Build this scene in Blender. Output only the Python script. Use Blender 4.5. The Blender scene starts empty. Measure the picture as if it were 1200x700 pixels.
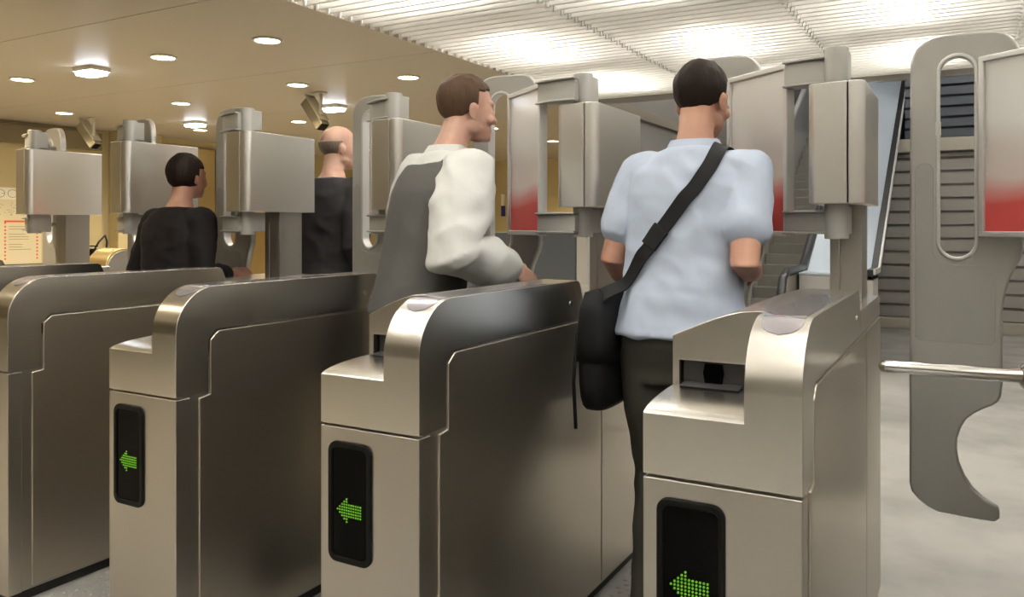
import bpy, bmesh, math, random
from mathutils import Vector, Matrix, Euler, noise
from mathutils.bvhtree import BVHTree
random.seed(7)
C = bpy.context.scene.collection
PI = math.pi
FL = -0.02            # floor level
CZ = 2.55             # ceiling level

# ------------------------------------------------------------------ materials
def mat(name, col, rough=.5, metal=0., spec=.5, emit=None, estr=0., bump=None, coat=0., alpha=1., trans=0., vary=None, brushed=None, rvar=None):
    m = bpy.data.materials.new(name); m.use_nodes = True
    nt = m.node_tree; b = nt.nodes['Principled BSDF']
    b.inputs['Base Color'].default_value = (*col, 1)
    b.inputs['Roughness'].default_value = rough
    b.inputs['Metallic'].default_value = metal
    b.inputs['Specular IOR Level'].default_value = spec
    b.inputs['Coat Weight'].default_value = coat
    b.inputs['Transmission Weight'].default_value = trans
    if emit:
        b.inputs['Emission Color'].default_value = (*emit, 1); b.inputs['Emission Strength'].default_value = estr
    tc = nt.nodes.new('ShaderNodeTexCoord')
    def noise_node(scale, stretch=(1, 1, 1), detail=4., rough_=.55):
        mp = nt.nodes.new('ShaderNodeMapping'); mp.inputs['Scale'].default_value = stretch
        n = nt.nodes.new('ShaderNodeTexNoise'); n.inputs['Scale'].default_value = scale
        n.inputs['Detail'].default_value = detail; n.inputs['Roughness'].default_value = rough_
        nt.links.new(tc.outputs['Object'], mp.inputs['Vector']); nt.links.new(mp.outputs['Vector'], n.inputs['Vector'])
        return n
    if vary:                                   # (scale, stretch, other colour, lo, hi)
        sc_, st_, c2, lo, hi = vary
        n = noise_node(sc_, st_)
        r = nt.nodes.new('ShaderNodeMapRange'); r.inputs['From Min'].default_value = lo; r.inputs['From Max'].default_value = hi
        x = nt.nodes.new('ShaderNodeMix'); x.data_type = 'RGBA'
        x.inputs['A'].default_value = (*col, 1); x.inputs['B'].default_value = (*c2, 1)
        nt.links.new(n.outputs['Fac'], r.inputs['Value']); nt.links.new(r.outputs['Result'], x.inputs['Factor'])
        nt.links.new(x.outputs['Result'], b.inputs['Base Color'])
    if rvar:                                   # (scale, stretch, rough lo, rough hi)
        sc_, st_, lo, hi = rvar
        n = noise_node(sc_, st_)
        r = nt.nodes.new('ShaderNodeMapRange'); r.inputs['From Min'].default_value = .3; r.inputs['From Max'].default_value = .7
        r.inputs['To Min'].default_value = lo; r.inputs['To Max'].default_value = hi
        nt.links.new(n.outputs['Fac'], r.inputs['Value']); nt.links.new(r.outputs['Result'], b.inputs['Roughness'])
    if bump:                                   # (scale, stretch, strength, distance)
        sc_, st_, s_, d_ = bump
        n = noise_node(sc_, st_, 3.)
        bp = nt.nodes.new('ShaderNodeBump'); bp.inputs['Strength'].default_value = s_; bp.inputs['Distance'].default_value = d_
        nt.links.new(n.outputs['Fac'], bp.inputs['Height']); nt.links.new(bp.outputs['Normal'], b.inputs['Normal'])
    return m

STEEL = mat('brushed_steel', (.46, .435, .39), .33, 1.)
STEEL_BOX_LIT = mat('brushed_steel_housing_lit', (.80, .78, .74), .34, 1.)  # same steel lightened, painting in the brighter reflections on the housings
STEEL_COVER_LIT = mat('brushed_steel_cover_lit', (.64, .615, .565), .27, 1.)  # same steel lightened to lift the highlights on the covers
STEEL_SIDE_TONED = mat('brushed_steel_side_toned', (.52, .475, .405), .33, 1.)  # same steel, toned separately for how light falls on the sides
STEEL_EDGE = mat('polished_steel', (.75, .74, .72), .14, 1.)
STEEL_DARK = mat('post_steel', (.42, .40, .37), .4, 1.)
CAST = mat('painted_cast_metal', (.50, .49, .455), .36, .3, bump=(300, (1, 1, 1), .05, .001))
CAST_EMBOSS = mat('textured_cast_metal', (.43, .42, .388), .5, .25, bump=(420, (1, 1, 1), .5, .002))
FRAME = mat('silver_frame', (.76, .75, .73), .32, .5)
BLACK = mat('black_plastic', (.006, .0055, .005), .45, 0., .12)
GLOSS_BLACK = mat('black_glass', (.002, .002, .002), .25, 0., .05)
DARK_GREY = mat('dark_grey_plastic', (.055, .052, .055), .35)
LED = mat('green_led', (.05, .2, .01), .4, emit=(.30, .85, .03), estr=.15)
SENSOR = mat('lilac_sensor_film', (.36, .33, .36), .18, .5, .5, coat=.6)
RUBBER = mat('black_rubber', (.015, .015, .015), .7)
PLINTH = mat('plinth_black', (.012, .011, .010), .6)
FLOOR = mat('polished_concrete', (.41, .395, .365), .35, 0., .5, vary=(1.1, (1, 1, 1), (.22, .212, .196), .42, .72), rvar=(2.2, (1, 1, 1), .32, .5), bump=(18, (1, 1, 1), .25, .012))
STUDS = mat('grey_studded_rubber', (.36, .345, .32), .4)
CEIL = mat('beige_laminate', (.46, .41, .33), .42, 0., .5)
WALLY = mat('yellow_beige_wall', (.60, .49, .26), .5, vary=(.5, (1, 1, 1), (.50, .41, .22), .4, .65))
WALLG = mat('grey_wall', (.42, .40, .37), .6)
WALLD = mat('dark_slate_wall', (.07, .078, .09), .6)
BRASS = mat('brass_panel', (.60, .47, .24), .36, 1.)
SLAT = mat('white_slat', (.80, .78, .74), .35, 0., .5)
TUBE = mat('fluorescent_tube', (1, 1, 1), .5, emit=(1., .98, .935), estr=38.)
WARM = mat('warm_lamp', (1, 1, 1), .5, emit=(1., .84, .55), estr=16.)
COLD = mat('cold_lamp', (1, 1, 1), .5, emit=(.80, .88, 1.), estr=14.)
WHITE_TRIM = mat('white_trim', (.78, .75, .68), .4)
SHUT = mat('grey_shutter', (.40, .38, .35), .42, .4)
SHUT_SHADOW = mat('shadowed_blue_grey_shutter', (.075, .083, .10), .5, .2)  # blue grey with the shadow on the upper shutter painted in
BEIGE_BOX = mat('beige_metal', (.50, .46, .38), .5)
ESC_BLUE = mat('pale_blue_panel', (.55, .62, .70), .3, .3)
ESC_STEP = mat('escalator_step', (.34, .33, .30), .45, .7)
HANDRAIL = mat('black_handrail', (.02, .02, .022), .35)
PAPER = mat('poster_paper', (.68, .60, .40), .6)
PAPER_W = mat('poster_white', (.80, .76, .62), .6)
INK = mat('grey_ink', (.28, .25, .19), .7)
REDINK = mat('red_ink', (.72, .10, .03), .6)
RED = mat('red_enamel', (.62, .04, .02), .3)
SIGNBLUE = mat('sign_blue', (.03, .02, .20), .5)
NAVY = mat('poster_base', (.05, .05, .09), .5)
CCTV = mat('camera_housing', (.22, .19, .13), .45, .2)
SKIN = mat('skin', (.52, .29, .20), .5, 0., .4, vary=(9, (1, 1, 1), (.46, .23, .16), .4, .7))
SKIN_P = mat('skin_pale', (.58, .36, .27), .5, 0., .4, vary=(9, (1, 1, 1), (.50, .28, .21), .4, .7))
HAIR_D = mat('dark_brown_hair', (.014, .008, .005), .6, 0., .15, bump=(60, (1, 1, .15), .6, .006))
HAIR_B = mat('brown_hair', (.07, .038, .020), .6, 0., .2, bump=(60, (1, 1, .15), .6, .006))
HAIR_G = mat('greying_hair', (.20, .15, .11), .6, bump=(60, (1, 1, .15), .6, .006))
SHIRT_BLUE = mat('pale_blue_cotton', (.52, .59, .72), .75, 0., .2, bump=(14, (1, 1, .5), .25, .012))
SHIRT_WHITE = mat('white_cotton', (.66, .66, .63), .75, 0., .2, bump=(14, (1, 1, .5), .3, .014))
VEST = mat('grey_wool', (.10, .096, .09), .85, 0., .2, bump=(120, (1, 1, 1), .15, .003))
TROUSER_OLIVE = mat('olive_trousers', (.052, .050, .038), .8, 0., .2)
TROUSER_BROWN = mat('brown_trousers', (.085, .075, .065), .8, 0., .2)
COAT_CHAR = mat('charcoal_coat', (.035, .032, .034), .8, 0., .2)
COAT_BLACK = mat('black_coat', (.012, .010, .011), .75, 0., .2)
BAGM = mat('black_nylon', (.006, .006, .0065), .6, 0., .2, bump=(200, (1, 1, 1), .2, .002))
LEATHER = mat('black_leather', (.015, .013, .012), .35)
EYE_W = mat('eye_white', (.75, .72, .68), .2)
EYE_D = mat('iris_brown', (.05, .025, .012), .15)

def poster_mat():
    m = bpy.data.materials.new('cream_and_red_poster_glare'); m.use_nodes = True
    nt = m.node_tree; b = nt.nodes['Principled BSDF']; b.inputs['Roughness'].default_value = .16
    tc = nt.nodes.new('ShaderNodeTexCoord'); sx = nt.nodes.new('ShaderNodeSeparateXYZ')
    nt.links.new(tc.outputs['Generated'], sx.inputs[0])
    n = nt.nodes.new('ShaderNodeTexNoise'); n.inputs['Scale'].default_value = 3.0; n.inputs['Detail'].default_value = 1.5
    nt.links.new(tc.outputs['Object'], n.inputs['Vector'])
    ad = nt.nodes.new('ShaderNodeMath'); ad.operation = 'MULTIPLY_ADD'; ad.inputs[1].default_value = .22
    nt.links.new(n.outputs['Fac'], ad.inputs[0]); nt.links.new(sx.outputs['Z'], ad.inputs[2])
    cr = nt.nodes.new('ShaderNodeValToRGB'); e = cr.color_ramp.elements
    e[0].position = 0.; e[0].color = (.66, .09, .08, 1)
    e[1].position = 1.; e[1].color = (.86, .84, .79, 1)  # pale upper tones include the glass reflection, painted in; red is print
    for p, c_ in ((.27, (.66, .10, .09, 1)), (.36, (.72, .33, .30, 1)), (.44, (.78, .66, .61, 1)), (.6, (.74, .66, .61, 1)), (.75, (.84, .81, .76, 1))):
        k = e.new(p); k.color = c_
    nt.links.new(ad.outputs[0], cr.inputs[0]); nt.links.new(cr.outputs[0], b.inputs['Base Color'])
    return m
POSTER = poster_mat()

# ------------------------------------------------------------------ mesh helpers
def add_box(bm, x0, x1, y0, y1, z0, z1, M=None):
    vs = [bm.verts.new(Vector((x, y, z)) if M is None else M @ Vector((x, y, z))) for z in (z0, z1) for y in (y0, y1) for x in (x0, x1)]
    for f in ((0, 2, 3, 1), (4, 5, 7, 6), (0, 1, 5, 4), (2, 6, 7, 3), (0, 4, 6, 2), (1, 3, 7, 5)):
        bm.faces.new([vs[i] for i in f])
    return vs

def add_prism(bm, pts, axis, a, b, M=None):
    """outline pts (2-D) extruded from a to b along axis. axis x: pts=(y,z); y: (x,z); z: (x,y)"""
    def P(p, t):
        v = {'x': (t, p[0], p[1]), 'y': (p[0], t, p[1]), 'z': (p[0], p[1], t)}[axis]
        v = Vector(v); return v if M is None else M @ v
    A = [bm.verts.new(P(p, a)) for p in pts]; B = [bm.verts.new(P(p, b)) for p in pts]
    n = len(pts)
    bm.faces.new(A); bm.faces.new(B[::-1])
    for i in range(n):
        bm.faces.new((A[i], B[i], B[(i + 1) % n], A[(i + 1) % n]))

def add_ring_prism(bm, outer, inner, axis, a, b):
    """frame between two outlines with the same number of points"""
    def P(p, t): return Vector({'x': (t, p[0], p[1]), 'y': (p[0], t, p[1]), 'z': (p[0], p[1], t)}[axis])
    L = [[bm.verts.new(P(p, t)) for p in o] for o in (outer, inner) for t in (a, b)]
    n = len(outer); oa, ob, ia, ib = L
    for i in range(n):
        j = (i + 1) % n
        bm.faces.new((oa[i], ob[i], ob[j], oa[j])); bm.faces.new((ia[j], ib[j], ib[i], ia[i]))
        bm.faces.new((oa[j], ia[j], ia[i], oa[i])); bm.faces.new((ob[i], ib[i], ib[j], ob[j]))

def frames(pts):
    ts = []
    for i in range(len(pts)):
        a = pts[max(i - 1, 0)]; b = pts[min(i + 1, len(pts) - 1)]
        ts.append((b - a).normalized())
    up = Vector((0, 0, 1)) if abs(ts[0].z) < .9 else Vector((0, 1, 0))
    u = (up - ts[0] * up.dot(ts[0])).normalized(); out = []
    for t in ts:
        u = (u - t * u.dot(t)).normalized(); out.append((t, u, t.cross(u)))
    return out

def add_tube(bm, pts, radii, n=14, round_ends=True):
    pts = [Vector(p) for p in pts]
    if not hasattr(radii, '__len__'): radii = [radii] * len(pts)
    fr = frames(pts); rings = []
    seq = []
    if round_ends:
        for a in (80, 55, 28): seq.append((pts[0] - fr[0][0] * radii[0] * math.sin(math.radians(a)), fr[0], radii[0] * math.cos(math.radians(a))))
    for p, f, r in zip(pts, fr, radii): seq.append((p, f, r))
    if round_ends:
        for a in (28, 55, 80): seq.append((pts[-1] + fr[-1][0] * radii[-1] * math.sin(math.radians(a)), fr[-1], radii[-1] * math.cos(math.radians(a))))
    for p, f, r in seq:
        rings.append([bm.verts.new(p + (f[1] * math.cos(2 * PI * k / n) + f[2] * math.sin(2 * PI * k / n)) * r) for k in range(n)])
    loft(bm, rings)

def loft(bm, rings, caps=True):
    n = len(rings[0])
    for A, B in zip(rings, rings[1:]):
        for k in range(n): bm.faces.new((A[k], A[(k + 1) % n], B[(k + 1) % n], B[k]))
    if caps:
        bm.faces.new(rings[0][::-1]); bm.faces.new(rings[-1])

def add_ball(bm, c, r, rot=None, u=20, v=14):
    M = Matrix.Translation(Vector(c)) @ ((rot or Euler((0, 0, 0))).to_matrix().to_4x4() if not isinstance(rot, Matrix) else rot) @ Matrix.Diagonal((*r, 1))
    bmesh.ops.create_uvsphere(bm, u_segments=u, v_segments=v, radius=1., matrix=M)

def add_cyl(bm, p0, p1, r, n=24): add_tube(bm, [p0, p1], r, n, False)

def rrect(x0, x1, z0, z1, r, k=6):
    out = []
    for cx, cz, a0 in ((x1 - r, z1 - r, 0), (x0 + r, z1 - r, 90), (x0 + r, z0 + r, 180), (x1 - r, z0 + r, 270)):
        for i in range(k + 1):
            a = math.radians(a0 + 90 * i / k); out.append((cx + r * math.cos(a), cz + r * math.sin(a)))
    return out

def finish(bm, name, bevel=0., seg=2, ang=30, mods=()):
    bmesh.ops.recalc_face_normals(bm, faces=bm.faces)
    me = bpy.data.meshes.new(name); bm.to_mesh(me); bm.free()
    if bevel or mods:
        o = bpy.data.objects.new('tmp', me); C.objects.link(o)
        for t, kw in mods:
            m = o.modifiers.new(t, t)
            for k, v in kw.items(): setattr(m, k, v)
        if bevel:
            me.polygons.foreach_set('use_smooth', [True] * len(me.polygons))
            m = o.modifiers.new('b', 'BEVEL'); m.width = bevel; m.segments = seg; m.limit_method = 'ANGLE'; m.angle_limit = math.radians(35)
            m = o.modifiers.new('w', 'WEIGHTED_NORMAL'); m.weight = 100
        dg = bpy.context.evaluated_depsgraph_get(); dg.update()
        me2 = bpy.data.meshes.new_from_object(o.evaluated_get(dg)); bpy.data.objects.remove(o); bpy.data.meshes.remove(me); me = me2; me.name = name
        if bevel: return me
    me.polygons.foreach_set('use_smooth', [True] * len(me.polygons))
    if ang > 0: me.set_sharp_from_angle(angle=math.radians(ang))
    return me

def obj(name, bm, m, parent=None, bevel=0., seg=2, ang=30, mods=(), loc=None):
    me = bm if isinstance(bm, bpy.types.Mesh) else finish(bm, name, bevel, seg, ang, mods)
    if m and not me.materials: me.materials.append(m)
    o = bpy.data.objects.new(name, me); C.objects.link(o)
    if parent: o.parent = parent
    if loc is not None: o.location = loc
    return o
def tag(o, label=None, cat=None, group=None, kind=None):
    if label: o['label'] = label
    if cat: o['category'] = cat
    if group: o['group'] = group
    if kind: o['kind'] = kind
    return o
def thing(name, label, cat, loc=(0, 0, 0), rz=0., group=None):
    o = bpy.data.objects.new(name, None); C.objects.link(o); o.location = loc; o.rotation_euler = (0, 0, rz); o.empty_display_size = .1
    return tag(o, label, cat, group)
def struct(name, bm, m, **k): return tag(obj(name, bm, m, **k), kind='structure')
def copy_tree(o, parent=None):
    c = o.copy(); C.objects.link(c); c.parent = parent
    for ch in list(o.children): copy_tree(ch, c)
    return c
NB = bmesh.new

# ------------------------------------------------------------------ the hall
bm = NB(); add_box(bm, -10.2, 4.4, -4.2, 13.6, FL - .2, FL); struct('floor', bm, FLOOR)
bm = NB(); add_box(bm, -10.0, -9.75, -4.2, 13.4, FL, 2.9); struct('wall_left', bm, WALLY)
bm = NB(); add_box(bm, -10.0, -3.3, 13.2, 13.4, FL, 2.9); struct('wall_back', bm, WALLY)
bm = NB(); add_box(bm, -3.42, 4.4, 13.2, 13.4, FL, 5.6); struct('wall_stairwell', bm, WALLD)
bm = NB(); add_box(bm, -3.42, -3.3, 7.4, 13.2, FL, 5.6); struct('wall_side', bm, WALLG)
bm = NB(); add_box(bm, 4.2, 4.4, -4.2, 13.4, FL, 5.6); struct('wall_right', bm, WALLG)
bm = NB(); add_box(bm, -10.0, 4.4, -4.2, -4.0, FL, 2.9); struct('wall_rear', bm, mat('pale_rear_wall', (.27, .255, .225), .6))
bm = NB(); add_box(bm, -3.42, 4.4, 7.4, 13.4, 5.6, 5.7); struct('ceiling_stairwell', bm, WALLG)
bm = NB(); add_box(bm, -3.42, 4.4, 7.36, 7.46, CZ + .07, 5.6); struct('wall_header', bm, WALLG)
bm = NB(); add_box(bm, -3.3, 4.2, 7.33, 7.40, CZ - .035, CZ + .07); struct('trim_1', bm, STEEL_DARK, bevel=.004)
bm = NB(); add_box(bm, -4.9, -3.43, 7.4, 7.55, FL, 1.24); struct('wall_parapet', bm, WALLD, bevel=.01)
# smooth laminate ceiling in rows of wide panels with shadow joints
joints = [-4.2, -1.95, -.1, 1.4, 3.03, 4.72, 6.4, 8.1, 9.8, 11.5, 13.4]
bm = NB()
for a, b in zip(joints, joints[1:]): add_box(bm, -10.0, -3.262, a + .003, b - .003, CZ, CZ + .04)
add_box(bm, -10.0, -3.262, -4.2, 13.4, CZ + .03, CZ + .12)
struct('ceiling', bm, CEIL, bevel=.002)
bm = NB(); add_box(bm, -3.26, 4.4, -4.2, 7.36, 2.86, 2.95); add_box(bm, -3.262, -3.25, -4.2, 7.36, CZ + .045, 2.9)
struct('ceiling_plenum', bm, SLAT)
# white slat grid: blades run across the hall, in panels 1.18 m wide
def slat_panel(x0, x1):
    bm = NB(); y = -3.9
    while y < 7.3:
        add_box(bm, x0 + .012, x1 - .012, y, y + .006, CZ + .004, CZ + .052)
        add_box(bm, x0 + .012, x1 - .012, y - .006, y + .012, CZ, CZ + .006)
        for xe in (x0 + .004, x1 - .018): add_box(bm, xe, xe + .014, y - .012, y + .018, CZ - .006, CZ + .055)
        y += .097
    for xe in (x0 + .02, x1 - .034): add_box(bm, xe, xe + .014, -3.9, 7.3, CZ + .052, CZ + .075)
    return bm
xs = [-3.25, -2.06, -.87, .30, 1.48, 2.66, 3.84]
for a, b in zip(xs, xs[1:]): struct('ceiling_slats', slat_panel(a, b), SLAT)
# brass cladding on the left wall, two panels, and a pilaster
bm = NB()
for a, b in ((7.35, 8.22), (8.25, 9.2), (9.23, 10.2)): add_box(bm, -9.75, -9.70, a, b, FL, 2.44)
struct('trim_2', bm, BRASS, bevel=.008)
bm = NB(); add_box(bm, -9.75, -9.55, 6.55, 7.2, FL, CZ); struct('pillar', bm, WALLY, bevel=.01)
bm = NB(); add_box(bm, -9.75, -9.66, -2, 6.4, 2.28, 2.50); struct('wall_shadow_strip', bm, mat('wall_top_shadow', (.22, .17, .09), .5), bevel=.004)  # dark strip painting the shadow along the top of the left wall

# ------------------------------------------------------------------ ceiling lights
def spot(loc, energy, col, size=2.2, blend=.8, rad=.05):
    l = bpy.data.lights.new('downlight_beam', 'SPOT'); l.energy = energy; l.color = col; l.spot_size = size; l.spot_blend = blend; l.shadow_soft_size = rad
    o = bpy.data.objects.new('downlight_beam', l); C.objects.link(o); o.location = loc; return o
def make_downlight():
    t = thing('downlight', 'x', 'ceiling light')
    bm = NB(); n = 40
    add_ring_prism(bm, [(.098 * math.cos(2 * PI * k / n), .098 * math.sin(2 * PI * k / n)) for k in range(n)],
                   [(.08 * math.cos(2 * PI * k / n), .08 * math.sin(2 * PI * k / n)) for k in range(n)], 'z', -.012, .0)
    obj('trim_ring', bm, WHITE_TRIM, t, bevel=.003)
    bm = NB(); add_ball(bm, (0, 0, -.002), (.08, .08, .012), None, 32, 10); obj('lamp', bm, WARM, t)
    return t
DL = [(-6.93, 3.87, 'large warm round downlight at the left edge of the ceiling, nearest row'),
      (-5.12, 3.87, 'warm round downlight between the two cold ceiling lamps, nearest row'),
      (-4.05, 3.86, 'warm round downlight nearest the white slatted ceiling, high in the photo'),
      (-8.58, 5.24, 'warm round downlight above the leftmost steel housing, beside the ceiling camera'),
      (-6.87, 5.40, 'warm round downlight just above the small cold lamp over the second housing'),
      (-5.09, 5.20, 'warm round downlight straight above the third steel housing'),
      (-4.03, 5.39, 'warm round downlight left of the walking man with brown hair'),
      (-8.55, 7.01, 'small warm round downlight just below the far cold lamp'),
      (-6.85, 7.02, 'small warm round downlight beside the ceiling camera over the balding passer-by'),
      (-8.3, 10.1, 'tiny far warm downlight low behind the balding passer-by'),
      (-5.2, 10.43, 'tiny far warm downlight seen past the gate arms in the gap of the middle gate')]
d0 = make_downlight()
for i, (x, y, lab) in enumerate(DL):
    d = d0 if i == 0 else copy_tree(d0)
    d.location = (x, y, CZ); tag(d, lab, 'ceiling light', 'warm round downlights')
    spot((x, y, CZ - .03), 72., (1., .83, .57))
for x, y in ((-8.6, 3.87), (-6.9, 2.2), (-5.1, 2.2), (-8.6, 2.2), (-4.05, .6), (-5.6, .6), (-4.05, -1.2), (-6., -1.2), (-5.2, 8.7), (-7., 8.7), (-7, 10.3), (-8.6, 8.7), (-6.2, 12.)):
    d = copy_tree(d0); d.location = (x, y, CZ); tag(d, 'warm round downlight in the beige ceiling, outside the photo or hidden', 'ceiling light', 'unseen warm downlights')
    spot((x, y, CZ - .03), 72., (1., .83, .57))
def make_cold():
    t = thing('ceiling_lamp', 'x', 'ceiling light')
    bm = NB(); add_prism(bm, rrect(-.13, .13, -.09, .09, .03), 'z', -.035, 0); obj('housing', bm, WHITE_TRIM, t, bevel=.004)
    bm = NB(); add_prism(bm, rrect(-.115, .115, -.075, .075, .03), 'z', -.062, -.035); obj('diffuser', bm, COLD, t, bevel=.012, seg=3)
    return t
k0 = make_cold()
for i, (x, y, lab) in enumerate(((-5.99, 3.88, 'cold white ceiling lamp nearest the camera, at upper left'),
                                 (-7.98, 6.47, 'cold white ceiling lamp farthest away, above the second housing'),
                                 (-5.67, 6.3, 'cold white ceiling lamp beside the ceiling camera over the balding passer-by'))):
    k = k0 if i == 0 else copy_tree(k0); k.location = (x, y, CZ + .004); tag(k, lab, 'ceiling light', 'cold ceiling lamps')
    spot((x, y, CZ - .09), 25., (.8, .88, 1.), 2.6)
# fluorescent tubes above the slats; unseen rows by the camera are added for light
def make_tube():
    t = thing('fluorescent_lamp', 'x', 'ceiling light')
    bm = NB(); add_prism(bm, [(-.05, .05), (.05, .05), (.03, .09), (-.03, .09)], 'x', -.5, .5); obj('reflector', bm, WHITE_TRIM, t, bevel=.004)
    bm = NB(); add_tube(bm, [(-.46, 0, .02), (.46, 0, .02)], .02, 16); obj('tube', bm, TUBE, t)
    return t
t0 = make_tube(); first = True
for j, y in enumerate((-2.9, -1.2, .2, 1.5, 3.3, 5.0, 6.5)):
    for i, x in enumerate((-2.65, -1.46, -.28, .9, 2.1)):
        if y < -2 and x < -2: continue
        t = t0 if first else copy_tree(t0); first = False
        t.location = (x, y + (.35 if i % 2 else -.1), 2.70); t.rotation_euler.z = PI / 2
        tag(t, 'white fluorescent tube glowing behind the slatted ceiling', 'ceiling light', 'tubes above the slatted ceiling')
# unseen tubes added on the stairwell ceiling to brighten shutters and escalator
for x, y in ((-2.6, 9.2), (-1.2, 9.2), (.1, 10.0), (2.4, 8.4), (-.6, 10.4), (.4, 8.6), (1.4, 8.6), (1.2, 9.6), (-2.2, 11.6), (-.2, 8.4), (2.4, 10.)):
    t = copy_tree(t0); t.location = (x, y, 5.5); t.rotation_euler.z = 0.; tag(t, 'added unseen fluorescent tube brightening the stairwell', 'ceiling light', 'added stairwell tubes')

# ------------------------------------------------------------------ ticket gates
W = .3115
OFF = Vector((W / 2, -2.33, -FL))              # part coordinates (x from right face, hall y, hall z) -> gate coordinates
def G(name, bm, m, parent, bevel=0., seg=2, ang=30, mods=()):
    bmesh.ops.translate(bm, verts=bm.verts, vec=OFF)
    return obj(name, bm, m, parent, bevel, seg, ang, mods)
Y0, YH, YE = 1.557, 2.48, 3.115
def arc(cx, cz, r, a0, a1, n): return [(cx + r * math.cos(math.radians(a0 + (a1 - a0) * i / n)), cz + r * math.sin(math.radians(a0 + (a1 - a0) * i / n))) for i in range(n + 1)]
ARC = arc(1.697, .980, .140, 180, 90, 16)      # (y,z) profile of the rounded front of the cover
def sensor_path():
    pts = [Vector((p[0], p[1])) for p in arc(1.697, .980, .1415, 128, 90, 12)]
    y = 1.697
    while y < 2.2: y += .05; pts.append(Vector((y, 1.1215)))
    return pts
LEAF = [(-0.687, 1.844), (-0.680, 1.872), (-0.668, 1.893), (-0.646, 1.914), (-0.623, 1.925), (-0.591, 1.931), (-0.552, 1.932), (-0.482, 1.930), (-0.439, 1.926), (-0.416, 1.918), (-0.4, 1.904), (-0.384, 1.883), (-0.375, 1.858), (-0.368, 1.815), (-0.368, 1.478), (-0.368, 1.23), (-0.372, 1.208), (-0.384, 1.18), (-0.402, 1.14), (-0.414, 1.099), (-0.421, 1.058), (-0.423, 1.028), (-0.423, 0.801), (-0.428, 0.757), (-0.437, 0.74), (-0.451, 0.728), (-0.477, 0.714), (-0.503, 0.696), (-0.525, 0.675), (-0.539, 0.647), (-0.549, 0.611), (-0.55, 0.574), (-0.544, 0.533), (-0.527, 0.489), (-0.506, 0.456), (-0.473, 0.425), (-0.451, 0.413), (-0.435, 0.405), (-0.431, 0.389), (-0.432, 0.371), (-0.443, 0.357), (-0.53, 0.358), (-0.606, 0.362), (-0.638, 0.375), (-0.662, 0.394), (-0.682, 0.416), (-0.69, 0.444)]
HUB = Vector((-.09, 2.70, 0))
def slot_outline(x0, x1, z0, z1, n=12):
    r = (x1 - x0) / 2; cx = (x0 + x1) / 2
    return arc(cx, z1 - r, r, 0, 180, n) + arc(cx, z0 + r, r, 180, 360, n)

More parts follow.
